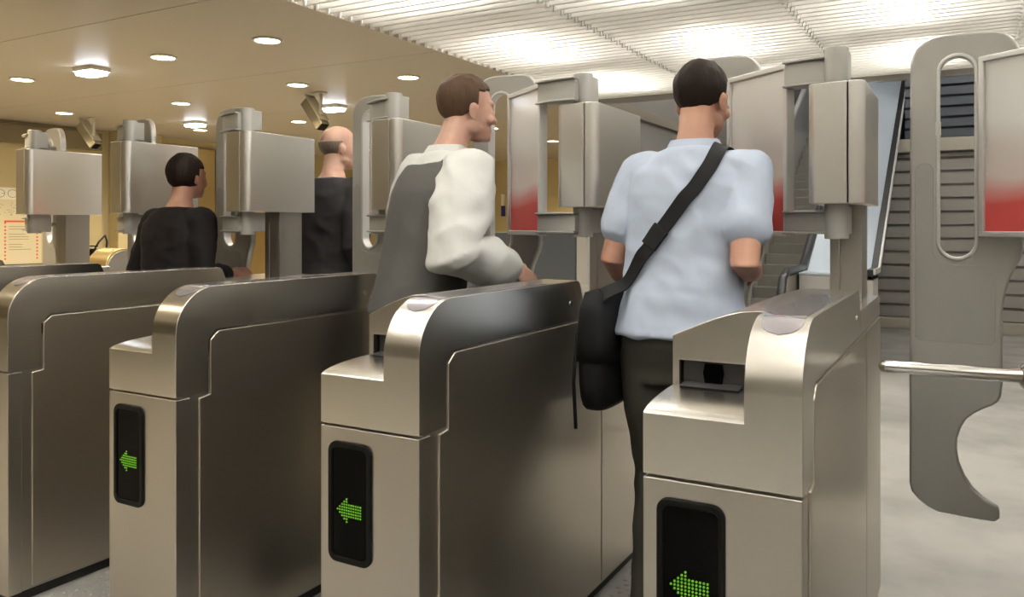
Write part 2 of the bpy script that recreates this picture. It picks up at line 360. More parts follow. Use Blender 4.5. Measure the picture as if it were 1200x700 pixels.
def make_gate():
    root = thing('ticket_gate', 'x', 'ticket gate')
    # body
    bm = NB(); add_prism(bm, [(Y0 + .02, .018), (YE, .018), (YE, .99), (1.83, .99), (1.83, .905), (Y0 + .02, .905)], 'x', -W + .004, -.004); G('cabinet', bm, STEEL, root, bevel=.004)
    bm = NB(); add_box(bm, -W + .02, -.02, Y0 + .03, YE - .02, FL + .0005, .018); G('plinth', bm, PLINTH, root)
    # front door with its rounded hole for the display is one panel
    bm = NB(); add_box(bm, -W, 0, Y0, Y0 + .05, .018, .792); G('front_panel', bm, STEEL, root, bevel=.0035)
    # cover: rounded right band + lower reading platform + ridge
    bm = NB()
    prof = [(Y0, .798)] + ARC + [(YH - .02, 1.12), (YH - .004, 1.113), (YH + .008, 1.09), (YH + .02, 1.058), (YH + .02, .986), (1.706, .986), (1.674, .958), (1.674, .798)]
    add_prism(bm, prof, 'x', -.108, 0.)
    b4 = NB()
    plat = [(Y0, .798), (Y0, .922), (1.566, .9275), (1.585, .9325), (1.61, .9368), (1.64, .9402), (1.68, .943), (1.72, .945), (1.765, .946), (1.765, .798)]
    add_prism(b4, plat, 'x', -W, -.10)
    oa = bpy.data.objects.new('t1', finish(bm, 'band')); C.objects.link(oa); oc = bpy.data.objects.new('t2', finish(b4, 'plat')); C.objects.link(oc)
    md = oa.modifiers.new('b', 'BOOLEAN'); md.operation = 'UNION'; md.object = oc; md.solver = 'EXACT'
    md = oa.modifiers.new('v', 'BEVEL'); md.width = .0022; md.segments = 2; md.limit_method = 'ANGLE'; md.angle_limit = math.radians(40)
    dg = bpy.context.evaluated_depsgraph_get(); dg.update()
    mm = bpy.data.meshes.new_from_object(oa.evaluated_get(dg)); bpy.data.objects.remove(oa); bpy.data.objects.remove(oc)
    bm = NB(); bm.from_mesh(mm)
    b2 = NB()
    sec = [(-.104, .80), (-.104, 1.1195), (-.13, 1.1195), (-.16, 1.1165), (-.19, 1.108), (-.22, 1.0975), (-.25, 1.085), (-.28, 1.0715), (-W, 1.057), (-W, .80)]
    add_prism(b2, sec, 'y', 1.75, YH)
    m2 = finish(b2, 'ridge')
    ob = bpy.data.objects.new('t1', m2); C.objects.link(ob)
    b3 = NB(); add_box(b3, -.296, -.152, 1.70, 1.80, .925, 1.002); mc = finish(b3, 'cut'); oc = bpy.data.objects.new('t2', mc); C.objects.link(oc)
    md = ob.modifiers.new('b', 'BOOLEAN'); md.operation = 'DIFFERENCE'; md.object = oc; md.solver = 'EXACT'
    md = ob.modifiers.new('v', 'BEVEL'); md.width = .002; md.segments = 2; md.limit_method = 'ANGLE'; md.angle_limit = math.radians(40)
    dg = bpy.context.evaluated_depsgraph_get(); dg.update()
    m3 = bpy.data.meshes.new_from_object(ob.evaluated_get(dg)); bpy.data.objects.remove(ob); bpy.data.objects.remove(oc)
    bm.from_mesh(m3)
    for f in bm.faces: f.smooth = True
    G('cover', bm, STEEL_COVER_LIT, root, mods=(('WEIGHTED_NORMAL', dict(weight=100)),), ang=-1)
    # deck behind the cover
    bm = NB(); add_box(bm, -W, 0, YH + .022, YE, .986, 1.056); G('deck', bm, STEEL_COVER_LIT, root, bevel=.004)
    # side panels, right and left
    def side(x0, x1, ya, yb):
        b = NB(); add_prism(b, [(1.640, .03), (2.655, .03), (2.655, .981), (yb, .981), (ya, .956), (ya, .790), (1.640, .785)], 'x', x0, x1)
        G('side_panel', b, STEEL_SIDE_TONED, root, bevel=.003)
        b = NB(); add_prism(b, [(2.661, .03), (YE, .03), (YE, .981), (2.661, .981)], 'x', x0, x1)
        G('rear_side_panel', b, STEEL_SIDE_TONED, root, bevel=.003)
    side(-.006, .002, 1.680, 1.711); side(-W - .002, -W + .006, 1.77, 1.80)
    b = NB(); add_tube(b, [(-.001, 2.405, 1.045), (.0025, 2.405, 1.045)], .011, 20, False); k = G('keyhole', b, STEEL_EDGE, root, bevel=.001)
    # ticket slot
    b = NB(); add_box(b, -.294, -.154, 1.772, 1.80, .949, 1.000); G('ticket_slot', b, DARK_GREY, root, bevel=.002); ts = root.children[-1]
    b = NB(); add_prism(b, [(1.726, .9482), (1.772, .9482), (1.772, .953), (1.726, .9495)], 'x', -.289, -.16); G('tray', b, DARK_GREY, ts)
    b = NB(); add_prism(b, [(-.205, .9525), (-.243, .9525), (-.247, .975), (-.243, .995), (-.205, .995), (-.201, .975)], 'y', 1.766, 1.7725); G('slot_mouth', b, GLOSS_BLACK, ts)
    for c in (root.children):
        pass
    # contactless reader film on the rounded top
    b = NB(); P = sensor_path(); s = 0; rows = []
    for i, p in enumerate(P):
        if i: s += (P[i] - P[i - 1]).length
        q = min(s / .045, 1.); w = .041 * math.sqrt(max(1 - (1 - q) ** 2, .0005))
        rows.append([b.verts.new((-.054 + w * (2 * k / 8 - 1), p.x, p.y)) for k in range(9)])
    for A, B in zip(rows, rows[1:]):
        for k in range(8): b.faces.new((A[k], A[k + 1], B[k + 1], B[k]))
    G('card_reader', b, SENSOR, root, mods=(('SOLIDIFY', dict(thickness=.002, offset=-1)),))
    # direction display
    b = NB(); add_ring_prism(b, rrect(-.281, -.143, .452, .757, .026), rrect(-.268, -.156, .467, .742, .016), 'y', Y0 - .007, Y0 + .004); d = G('display', b, BLACK, root, bevel=.003)
    b = NB(); add_prism(b, rrect(-.270, -.154, .465, .744, .017), 'y', Y0 - .0025, Y0 + .002); G('screen', b, GLOSS_BLACK, d)
    b = NB(); rows_ = {0: (0, 10), 1: (1, 10), -1: (1, 10), 2: (2, 10), -2: (2, 10), 3: (3, 4), -3: (3, 4), 4: (4, 4), -4: (4, 4)}
    for j, (i0, i1) in rows_.items():
        for i in range(i0, i1 + 1):
            add_cyl(b, (-.251 + i * .0074, Y0 - .0045, .586 + j * .0072), (-.251 + i * .0074, Y0 - .0024, .586 + j * .0072), .0023, 8)
    G('led_arrow', b, LED, d)
    # post and motor housing
    b = NB(); add_box(b, -.13, -.100, 2.85, 3.0, 1.055, 1.40); add_box(b, -.098, -.03, 2.85, 3.0, 1.055, 1.40); add_box(b, -.128, -.032, 2.852, 2.998, 1.055, 1.40); G('post', b, STEEL_DARK, root, bevel=.002)
    b = NB(); add_prism(b, [(-.165, 3.06), (-.165, 2.66)] + arc(-.135, 2.655, .03, 180, 258, 6) + [(-.095, 2.622), (-.050, 2.617), (-.050, 3.06)], 'z', 1.372, 1.745); h = G('motor_housing', b, STEEL_BOX_LIT, root, bevel=.003)
    b = NB(); add_prism(b, [(-.046, 3.06), (-.046, 2.616), (-.034, 2.617)] + arc(-.030, 2.647, .030, 275, 360, 8) + [(0, 3.06)], 'z', 1.372, 1.745); G('housing_side', b, STEEL_BOX_LIT, h, bevel=.003)
    b = NB(); add_box(b, -.052, -.04, 2.63, 3.05, 1.375, 1.742); G('seam_strip', b, BLACK, h)
    b = NB()
    for a, z, ye in ((1.262, 1.374, 2.78), (1.743, 1.862, 2.76)):
        b = NB(); add_cyl(b, (-.09, 2.70, a), (-.09, 2.70, z), .036, 28); add_box(b, -.126, -.054, 2.70, ye, a + .015, z - .01)
        G('hinge_post', b, CAST, root, bevel=.003)
    # barrier leaf (own origin at the hinge)
    leaf_bm = NB()
    hx, hy = HUB.x, HUB.y; yl = 2.955 - hy
    out = [(x - hx, z) for x, z in LEAF]
    add_prism(leaf_bm, out, 'y', yl - .017, yl + .017)
    ml = finish(leaf_bm, 'leaf'); ob = bpy.data.objects.new('t1', ml); C.objects.link(ob)
    b3 = NB(); so = slot_outline(-.600 - hx, -.500 - hx, 1.20, 1.856); add_prism(b3, so, 'y', yl - .1, yl + .1); oc = bpy.data.objects.new('t2', finish(b3, 'c')); C.objects.link(oc)
    md = ob.modifiers.new('b', 'BOOLEAN'); md.operation = 'DIFFERENCE'; md.object = oc; md.solver = 'EXACT'
    md = ob.modifiers.new('v', 'BEVEL'); md.width = .009; md.segments = 4; md.limit_method = 'ANGLE'; md.angle_limit = math.radians(50)
    ml.polygons.foreach_set('use_smooth', [True] * len(ml.polygons)); md = ob.modifiers.new('w', 'WEIGHTED_NORMAL'); md.weight = 100
    dg = bpy.context.evaluated_depsgraph_get(); dg.update()
    ml = bpy.data.meshes.new_from_object(ob.evaluated_get(dg)); bpy.data.objects.remove(ob); bpy.data.objects.remove(oc)
    ml.name = 'barrier_leaf'
    lf = obj('barrier_leaf', ml, CAST, root); lf.location = HUB + OFF - Vector((0, 0, 0)); lf.location.z = -FL
    # trim around the slot, embossed grip field
    b = NB(); add_ring_prism(b, slot_outline(-.610 - hx, -.490 - hx, 1.190, 1.866), slot_outline(-.5985 - hx, -.5015 - hx, 1.2015, 1.8545), 'y', yl - .021, yl + .021); obj('slot_trim', b, STEEL_EDGE if False else FRAME, lf, bevel=.003)
    emb = [(-.673, .935), (-.66, .924), (-.455, .921), (-.442, .934), (-.442, 1.10), (-.45, 1.165), (-.49, 1.175), (-.55, 1.175), (-.60, 1.185), (-.618, 1.21), (-.618, 1.48)] + arc(-.6445, 1.485, .0265, 15, 165, 8) + [(-.673, 1.48)]
    b = NB(); add_prism(b, [(x - hx, z) for x, z in emb], 'y', yl - .0185, yl - .015); obj('grip_field', b, CAST_EMBOSS, lf, bevel=.0015)
    # advert panel standing off the leaf, turned towards the walker
    a, c_ = Vector((-.485 - hx, 2.90 - hy)), Vector((-.240 - hx, 2.715 - hy)); d_ = c_ - a; wd = d_.length
    M = Matrix.Translation((a.x, a.y, 0)) @ Matrix.Rotation(math.atan2(d_.y, d_.x), 4, 'Z')
    z0, z1, e = 1.268, 1.838, .018
    b = NB(); add_ring_prism(b, [(0, z0), (wd, z0), (wd, z1), (0, z1)], [(e, z0 + e), (wd - e, z0 + e), (wd - e, z1 - e), (e, z1 - e)], 'y', -.012, .022)
    bmesh.ops.transform(b, matrix=M, verts=b.verts); pf = obj('panel_frame', b, FRAME, lf, bevel=.003)
    b = NB(); add_box(b, e - .002, wd - e + .002, -.002, .004, z0 + e - .002, z1 - e + .002, M); obj('poster', b, POSTER, lf)
    b = NB(); add_box(b, e - .002, wd - e + .002, .006, .02, z0 + e - .002, z1 - e + .002, M); obj('panel_back', b, CAST, lf)
    # arms from the hinge to the panel, top and bottom
    for za, zb in ((1.285, 1.345), (1.762, 1.832)):
        b = NB()
        p0 = Vector((0, 0)); p1 = c_ + Vector((0, .0)); mid = (p0 + p1) / 2 + Vector((.0, -.018)); 
        path = [p0, mid, p1 - (d_.normalized() * .01)]
        L = []; R = []
        for q in range(9):
            t = q / 8; pt = (1 - t) ** 2 * path[0] + 2 * t * (1 - t) * path[1] + t * t * path[2]
            tg = (2 * (1 - t) * (path[1] - path[0]) + 2 * t * (path[2] - path[1])).normalized(); nn = Vector((-tg.y, tg.x)) * (.026 - .006 * t)
            L.append(pt + nn); R.append(pt - nn)
        add_prism(b, [tuple(v) for v in L + R[::-1]], 'z', za, zb)
        # lips above and below the recessed web, as on a channel
        L2 = [p_ * 1.0 for p_ in L]
        for zz in (za - .008, zb): 
            add_prism(b, [tuple(v + (v - w) * .35) for v, w in zip(L, R)] + [tuple(w + (w - v) * .35) for v, w in list(zip(L, R))[::-1]], 'z', zz, zz + .008)
        obj('arm', b, CAST, lf, bevel=.003)
        # stay linking the panel back to the leaf plate
        b = NB(); add_tube(b, [(a.x + .02, a.y + .01, (za + zb) / 2), (a.x + .03, yl - .005, (za + zb) / 2)], .014, 16, False); obj('stay', b, CAST, lf)
    return root

gate = make_gate()
def place(o, xr, label, leaf_deg=0, leaf_dy=0.):
    o.location = (xr - W / 2, 2.33, FL)
    tag(o, label, 'ticket gate', 'row of steel ticket gates')
    for ch in o.children:
        if ch.name.startswith('barrier_leaf'):
            ch.rotation_euler.z = math.radians(-leaf_deg); ch.location.y += leaf_dy
    return o
X4, SP = -.26, .872
place(gate, X4, 'brushed steel ticket gate with lit arrow, right of the man in the pale blue shirt', 0, .03)
gs = [gate]
for k, lab, deg, dy in ((1, 'brushed steel ticket gate standing between the two walking men in shirts', 0, -.05),
                        (2, 'brushed steel ticket gate left of the man in the grey waistcoat', 12, 0),
                        (3, 'brushed steel ticket gate with rounded cover cut by the left edge, lower left', 8, -.03),
                        (4, 'ticket gate in the back of the row with a housing reflecting the person in black', 12, 0),
                        (5, 'farthest ticket gate in the row, its housing in front of the wall map', 12, 0)):
    g = copy_tree(gate)
    for ch in g.children:
        if ch.name.startswith('barrier_leaf'): ch.location.y -= .03
    place(g, X4 - SP * k, lab, deg, dy)
g = copy_tree(gate)
for ch in g.children:
    if ch.name.startswith('barrier_leaf'): ch.location.y -= .03
g5 = place(g, .53, 'ticket gate past the right edge, seen by its closed leaf and chrome tripod bar', 0, .045)
# the tripod bar of that gate reaches into the open lane
b = NB(); add_tube(b, [(-.725 - .0, 2.497, .905), (-.40, 2.546, .900), (-W - .02, 2.56, .898)], [.0175, .0195, .0205], 24); G('tripod_bar', b, STEEL_EDGE, g5)
for v in ((-.02, .13, -.27), (-.02, -.15, -.26)):
    b = NB(); add_tube(b, [(-W - .02, 2.56, .898), (-W - .02 + v[0], 2.56 + v[1], .898 + v[2])], .019, 20); G('tripod_bar', b, STEEL_EDGE, g5)
b = NB(); add_tube(b, [(-W + .01, 2.56, .898), (-W - .045, 2.56, .898)], [.075, .05], 28, True); G('tripod_hub', b, STEEL_EDGE, g5)

for ch in list(g5.children):
    if ch.name.startswith('barrier_leaf'):
        b = NB(); add_box(b, -.612 - HUB.x, -.596 - HUB.x, .255 - .0195, .255 - .0172, 1.60, 1.645); tag(obj('sticker', b, PAPER_W, ch), 'torn white sticker')
# studded mats on the floor of the lanes
for k in range(5):
    x0 = X4 - SP * (k + 1) + .012; x1 = X4 - SP * k - W - .012; b = NB()
    add_box(b, x0, x1, 1.45, 3.08, FL, FL + .003)
    y = 1.48; r_ = 0
    while y < 3.06:
        x = x0 + .02 + (.02 if r_ % 2 else 0)
        while x < x1 - .015:
            a = [b.verts.new((x + .011 * math.cos(PI * i / 3), y + .011 * math.sin(PI * i / 3), FL + .003)) for i in range(6)]
            c_ = [b.verts.new((x + .007 * math.cos(PI * i / 3), y + .007 * math.sin(PI * i / 3), FL + .007)) for i in range(6)]
            for i in range(6): b.faces.new((a[i], a[(i + 1) % 6], c_[(i + 1) % 6], c_[i]))
            b.faces.new(c_); x += .04
        y += .035; r_ += 1
    struct('floor_studs', b, STUDS)
# ------------------------------------------------------------------ stairwell behind the slats
def shutter(name, label, x0, x1, y, z0, z1, pitch, m, trims):
    t = thing(name, label, 'shutter', ((x0 + x1) / 2, y, z0))
    pts = [(0, 0)]; z = 0.
    H = z1 - z0
    while z < H - 1e-4:
        zz = min(z + pitch, H)
        pts += [(-.006, z + .004), (-.030, z + .014), (-.022, zz - .022), (.012, zz - .010), (.012, zz - .001)]
        z = zz
    pts += [(.04, H), (.04, 0)]
    b = NB(); add_prism(b, pts, 'x', x0 - (x0 + x1) / 2, x1 - (x0 + x1) / 2); obj('curtain', b, m, t, ang=20)
    for nm, a, c_, d_, mm in trims:
        b = NB(); add_box(b, x0 - (x0 + x1) / 2, x1 - (x0 + x1) / 2, -d_, .04, a - z0, c_ - z0); obj(nm, b, mm, t, bevel=.01)
    return t
shutter('roller_shutter', 'grey ribbed roller shutter closed down to the floor beyond the open lane', -1.32, 4.2, 11.6, FL + .14, 2.26, .172, SHUT, (('sill', FL, FL + .14, .10, BEIGE_BOX), ('housing', 2.26, 2.43, .10, BEIGE_BOX)))
shutter('roller_shutter', 'blue grey ribbed shutter, its shadow painted dark, high above the beige shutter box', -.67, 4.2, 11.62, 2.43, 5.5, .135, SHUT_SHADOW, ())
T30 = math.tan(math.radians(30))
es = thing('escalator', 'escalator climbing away behind the gates with a pale sloping side deck', 'escalator', (-1.4, 8.2, FL))
EO = Vector((1.4, -8.2, -FL))
def E(name, bm, m, parent=es, **k):
    bmesh.ops.translate(bm, verts=bm.verts, vec=EO); return obj(name, bm, m, parent, **k)
def rail_z(y): return .90 + max(0., y - 8.2) * T30
YB = 12.9
def strip(y0, top, thick): return [(y0, top(y0)), (8.2, top(8.2)), (YB, top(YB)), (YB, top(YB) - thick), (8.2, top(8.2) - thick), (y0, top(y0) - thick)]
b = NB(); add_prism(b, strip(7.75, lambda y: rail_z(y) - .02, .03), 'x', -1.33, -.76); E('side_deck', b, ESC_BLUE, bevel=.004)
b = NB(); add_prism(b, strip(7.75, lambda y: rail_z(y) + .02, .10), 'x', -.76, -.70); E('side_deck_edge', b, HANDRAIL, bevel=.006)
b = NB(); add_prism(b, strip(7.75, lambda y: rail_z(y) + .024, .05), 'x', -.70, -.68); E('edge_trim', b, FRAME, bevel=.003)
b = NB(); add_box(b, -1.33, -.70, 7.75, 8.2, FL, .87); E('deck_plinth', b, WALLG, bevel=.01)
for X, ins in ((-1.37, 0), (-2.05, 0)):
    b = NB(); low = lambda y: FL if y < 8.2 else max(FL, rail_z(y) - 1.05)
    add_prism(b, [(7.2, .35), (7.25, .75), (7.35, .86), (8.2, .86), (YB, rail_z(YB) - .04), (YB, rail_z(YB) - 1.05), (8.5, FL), (7.2, FL)], 'x', X - .025, X + .025); bl = E('balustrade', b, FRAME if X < -2 else STEEL, bevel=.006)
    b = NB(); path = [(X, 7.30, .30), (X, 7.17, .40), (X, 7.11, .55), (X, 7.13, .72), (X, 7.22, .85), (X, 7.38, .90), (X, 8.0, .90), (X, 8.2, .91)] + [(X, y, rail_z(y)) for y in (8.5, 9.5, 11, YB)]
    add_tube(b, path, .038, 14, False); E('handrail', b, FRAME if X < -2 else HANDRAIL, bl)
for i in range(24):
    y = 8.0 + i * .2; z = FL + .02 + i * .2 * T30
    b = NB(); add_box(b, -2.02, -1.40, y, y + .24, z - .14, z + .06)
    E('step', b, ESC_STEP, bevel=.006)
b = NB(); add_box(b, -2.02, -1.40, 7.2, 8.0, FL, FL + .04); E('comb_plate', b, STEEL, bevel=.004)

# ------------------------------------------------------------------ things along the left wall
def barrier_box(x, y, r, ln, h, label):
    t = thing('exit_barrier', label, 'barrier', (x, y, FL))
    b = NB(); add_prism(b, [(r, 0), (r, h - r - FL)] + arc(0, h - r - FL, r, 0, 180, 20) + [(-r, 0)], 'x', -ln / 2, ln / 2); obj('hood', b, BRASS, t, bevel=.006)  # steel hood; the brass colour paints in the yellow it reflects
    b = NB(); add_prism(b, [(r - .02, 0), (r - .02, h - r - FL)] + arc(0, h - r - FL, r - .02, 0, 180, 20) + [(-r + .02, 0)], 'x', ln / 2, ln / 2 + .012); obj('end_plate', b, STEEL_DARK, t, bevel=.003)
    for s in (-.4, .4):
        b = NB(); add_tube(b, [(ln * s, -r * .5, h - r * .14 - FL), (ln * s, -r * .52, h - r * .10 - FL)], .012, 12); obj('bolt', b, STEEL_EDGE, t)
    return t
barrier_box(-7.35, 5.0, .20, .30, 1.09, 'steel exit barrier, yellow reflection painted in, with rounded hood right of the red extinguisher')
barrier_box(-4.62, 5.0, .20, .34, 1.13, 'steel exit barrier, yellow reflection painted in, with rounded hood behind the balding passer-by')
ex = thing('fire_extinguisher', 'red fire extinguisher with black hose on the left wall', 'fire extinguisher', (-9.60, 6.22, .45))
b = NB(); add_tube(b, [(0, 0, 0), (0, 0, .42)], .075, 24); obj('cylinder', b, RED, ex)
b = NB(); add_cyl(b, (0, 0, .48), (0, 0, .56), .03); add_box(b, -.02, .10, -.015, .015, .55, .575); add_box(b, -.02, .11, -.015, .015, .60, .615); obj('valve', b, BLACK, ex, bevel=.003)
b = NB(); add_tube(b, [(.03, 0, .54), (.10, .03, .66), (.09, .12, .74), (.04, .18, .66), (.02, .17, .4), (.02, .14, .2)], .012, 10); obj('hose', b, RUBBER, ex)
b = NB(); add_box(b, -.152, -.06, -.05, .05, .2, .26); obj('wall_bracket', b, BLACK, ex, bevel=.004)
# wall map
wp = thing('wall_map', 'cream wall map poster with red line diagram on the left wall', 'poster', (-9.73, 4.9, .86))
def WP(name, b, m, par=wp): return obj(name, b, m, par)
# local: y along wall (positive = right in view), z up
b = NB(); add_box(b, -.03, 0, -.85, .76, 0, .90); WP('board', b, PAPER)
b = NB(); add_box(b, -.035, .012, -.86, .77, -.045, .0); WP('bottom_rail', b, NAVY)
b = NB(); add_box(b, 0, .004, -.85, .76, .76, .90); WP('title_band', b, PAPER_W)
b = NB()
for yy in (.28, .42):
    n = 28; add_ring_prism(b, [(yy + .055 * math.cos(2 * PI * k / n), .83 + .048 * math.sin(2 * PI * k / n)) for k in range(n)], [(yy + .049 * math.cos(2 * PI * k / n), .83 + .042 * math.sin(2 * PI * k / n)) for k in range(n)], 'x', .004, .006)
add_box(b, .004, .006, .30, .335, .826, .832)
WP('lettering', b, INK)
b = NB(); add_box(b, 0, .003, .33, .76, .495, .515); add_box(b, 0, .003, .61, .63, .515, .55)
for yy in (.33, .70):
    for k in range(11): add_box(b, 0, .003, yy, yy + .018, .495 - .042 * k - .02, .495 - .042 * k)
WP('line_diagram', b, REDINK)
b = NB(); rr = random.Random(3)
for k in range(10):
    if k in (2, 6): continue
    add_box(b, 0, .002, .38, .38 + rr.uniform(.15, .28), .44 - k * .03, .446 - k * .03)
for k in range(70): 
    yy, zz = rr.uniform(.27, .72), rr.uniform(.57, .72); add_box(b, 0, .002, yy, yy + .009, zz, zz + .008)
WP('small_print', b, INK)
sg = thing('wall_sign', 'narrow upright white and blue sign on the far yellow wall', 'sign', (-7.62, 13.17, 1.50))
b = NB(); add_box(b, -.035, .035, -.015, .03, .2, .42); obj('white_plate', b, PAPER_W, sg, bevel=.003)
b = NB(); add_box(b, -.035, .035, -.015, .03, 0, .2); obj('blue_plate', b, SIGNBLUE, sg, bevel=.003)
# ceiling cameras
def make_cam():
    t = thing('security_camera', 'x', 'camera')
    b = NB(); add_cyl(b, (0, 0, 0), (0, 0, -.012), .06); add_tube(b, [(0, 0, -.01), (0, 0, -.20)], .016, 14); add_ball(b, (0, 0, -.21), (.032, .032, .032)); obj('bracket', b, BEIGE_BOX, t)
    M = Matrix.Translation((-.07, 0, -.20)) @ Matrix.Rotation(math.radians(52), 4, 'Y')
    b = NB(); add_box(b, -.16, .16, -.055, .055, -.048, .048, M); h = obj('housing', b, CCTV, t, bevel=.008)
    b = NB(); add_box(b, -.19, .12, -.065, .065, .05, .06, M); obj('sun_shield', b, BEIGE_BOX, h, bevel=.003)
    b = NB(); add_box(b, .158, .166, -.045, .045, -.038, .038, M); obj('window', b, GLOSS_BLACK, h)
    return t
c0 = make_cam(); c0.location = (-5.2, 5.61, CZ); tag(c0, 'tilted security camera on the ceiling above the balding passer-by', 'camera', 'ceiling cameras')
c1 = copy_tree(c0); c1.location = (-8.68, 5.65, CZ); c1.rotation_euler.z = math.radians(15); tag(c1, 'tilted security camera on the ceiling between the two leftmost housings', 'camera', 'ceiling cameras')

# ------------------------------------------------------------------ people
def torso(bm, rings, lean, n=28):
    R = []
    for z, hw, hd, yo in rings:
        ring = []
        for k in range(n):
            a = 2 * PI * k / n; ca, sa = math.cos(a), math.sin(a); e_ = .82
            x = hw * math.copysign(abs(ca) ** e_, ca); y = hd * math.copysign(abs(sa) ** e_, sa) + yo
            ring.append(bm.verts.new(lean(Vector((x, y, z)))))
        R.append(ring)
    loft(bm, R)
def remesh(bm, name, vox, it=3, disp=None):
    bmesh.ops.recalc_face_normals(bm, faces=bm.faces)
    me = finish(bm, name, mods=(('REMESH', dict(mode='VOXEL', voxel_size=vox, use_smooth_shade=True)), ('SMOOTH', dict(factor=.5, iterations=it))), ang=180)
    if disp:
        amp, sc_ = disp
        nrm = [v.normal.copy() for v in me.vertices]
        for v, nn in zip(me.vertices, nrm):
            p = v.co; q = Vector((p.x * sc_[0] + p.z * sc_[2] * .45, p.y * sc_[1] - p.z * sc_[2] * .3, p.z * sc_[2]))
            w = noise.noise(q); w2 = noise.noise(q * 2.3 + Vector((5, 1, 2)))
            v.co += nn * amp * (1. - 2. * abs(w) + .5 * w2)
    me.polygons.foreach_set('use_smooth', [True] * len(me.polygons))
    return me

def hand(bm, wrist, fwd, palm_n, side, grip=.5, s=1.):
    """five fingers; fwd: wrist->knuckles, palm_n: palm facing direction, thumb on the `side` * (fwd x palm_n) edge"""
    f = Vector(fwd).normalized(); pn = Vector(palm_n); pn = (pn - f * pn.dot(f)).normalized(); t = f.cross(pn) * side
    w = Vector(wrist)
    B = Matrix((t, f, -pn)).transposed().to_4x4()
    add_ball(bm, w + f * .05 * s, (.040 * s, .052 * s, .0165 * s), B, 18, 12)
    add_ball(bm, w + f * .016 * s, (.028 * s, .034 * s, .019 * s), B, 16, 10)
    for k, (off, ln, bk) in enumerate(((.030, .074, .0), (.0105, .083, .003), (-.0095, .077, .0), (-.029, .060, -.006))):
        base = w + f * (.088 + bk) * s + t * off * s
        pts = [base - f * .02 * s]; d = (f + t * off * 1.2).normalized(); a = 0; p = base; pts.append(p)
        for seg, add in ((.44, 32), (.30, 48), (.26, 34)):
            a += add * grip; dd = d * math.cos(math.radians(a)) + pn * math.sin(math.radians(a)); p = p + dd * ln * seg * s; pts.append(p)
        add_tube(bm, pts, [.0095 * s, .0093 * s, .0088 * s, .008 * s, .0074 * s], 10)
    p = w + f * .03 * s + t * .026 * s; d = (f * .72 + t * .62 + pn * .32).normalized(); q = p + d * .036 * s
    d2 = (f * .92 + t * .1 + pn * .4).normalized(); r = q + d2 * .030 * s; r2 = r + (d2 + pn * .25).normalized() * .024 * s
    add_tube(bm, [p - d * .01 * s, q, r, r2], [.013 * s, .0115 * s, .0098 * s, .0075 * s], 10)

def head(bm, M):
    def B(c, r, u=24, v=16): 
        add_ball(bm, (0, 0, 0), (1, 1, 1), M @ Matrix.Translation(c) @ Matrix.Diagonal((*r, 1)), u, v)
    B((0, -.012, .045), (.076, .097, .088)); B((0, .028, .005), (.064, .070, .085)); B((0, .040, -.055), (.050, .052, .045))
    B((0, .072, -.080), (.022, .020, .018)); B((0, .070, .038), (.052, .026, .020))           # chin, brow
    for s in (-1, 1):
        B((s * .030, .078, .000), (.022, .014, .014)); B((s * .040, .066, -.022), (.022, .022, .020))   # eyelids, cheeks
        B((s * .078, -.008, .000), (.009, .019, .031)); B((s * .080, -.014, .012), (.011, .012, .016)); B((s * .044, .0, -.052), (.020, .042, .026))
    add_tube(bm, [M @ Vector((0, .085, .030)), M @ Vector((0, .096, .0)), M @ Vector((0, .106, -.020))], [.009, .0105, .0115], 12)
    B((0, .092, -.026), (.017, .012, .008))
    B((0, .077, -.047), (.022, .013, .0065)); B((0, .075, -.059), (.019, .013, .0075))          # lips

def hair_mesh(M, keep, r=(.083, .105, .096), c=(0, -.014, .048), amp=.006):
    bm = NB(); bmesh.ops.create_uvsphere(bm, u_segments=48, v_segments=32, radius=1.)
    for v in bm.verts:
        n_ = v.co.copy(); w = noise.noise(Vector((n_.x * 5, n_.y * 5, n_.z * 2.5)))
        v.co = Vector((n_.x * r[0], n_.y * r[1], n_.z * r[2])) * (1 + w * amp * 8) + Vector(c)
    dead = [v for v in bm.verts if not keep(v.co)]
    bmesh.ops.delete(bm, geom=dead, context='VERTS')
    bmesh.ops.transform(bm, matrix=M, verts=bm.verts)
    return finish(bm, 'hair', mods=(('SOLIDIFY', dict(thickness=.016, offset=-1)), ('SUBSURF', dict(levels=1, render_levels=1))), ang=180)

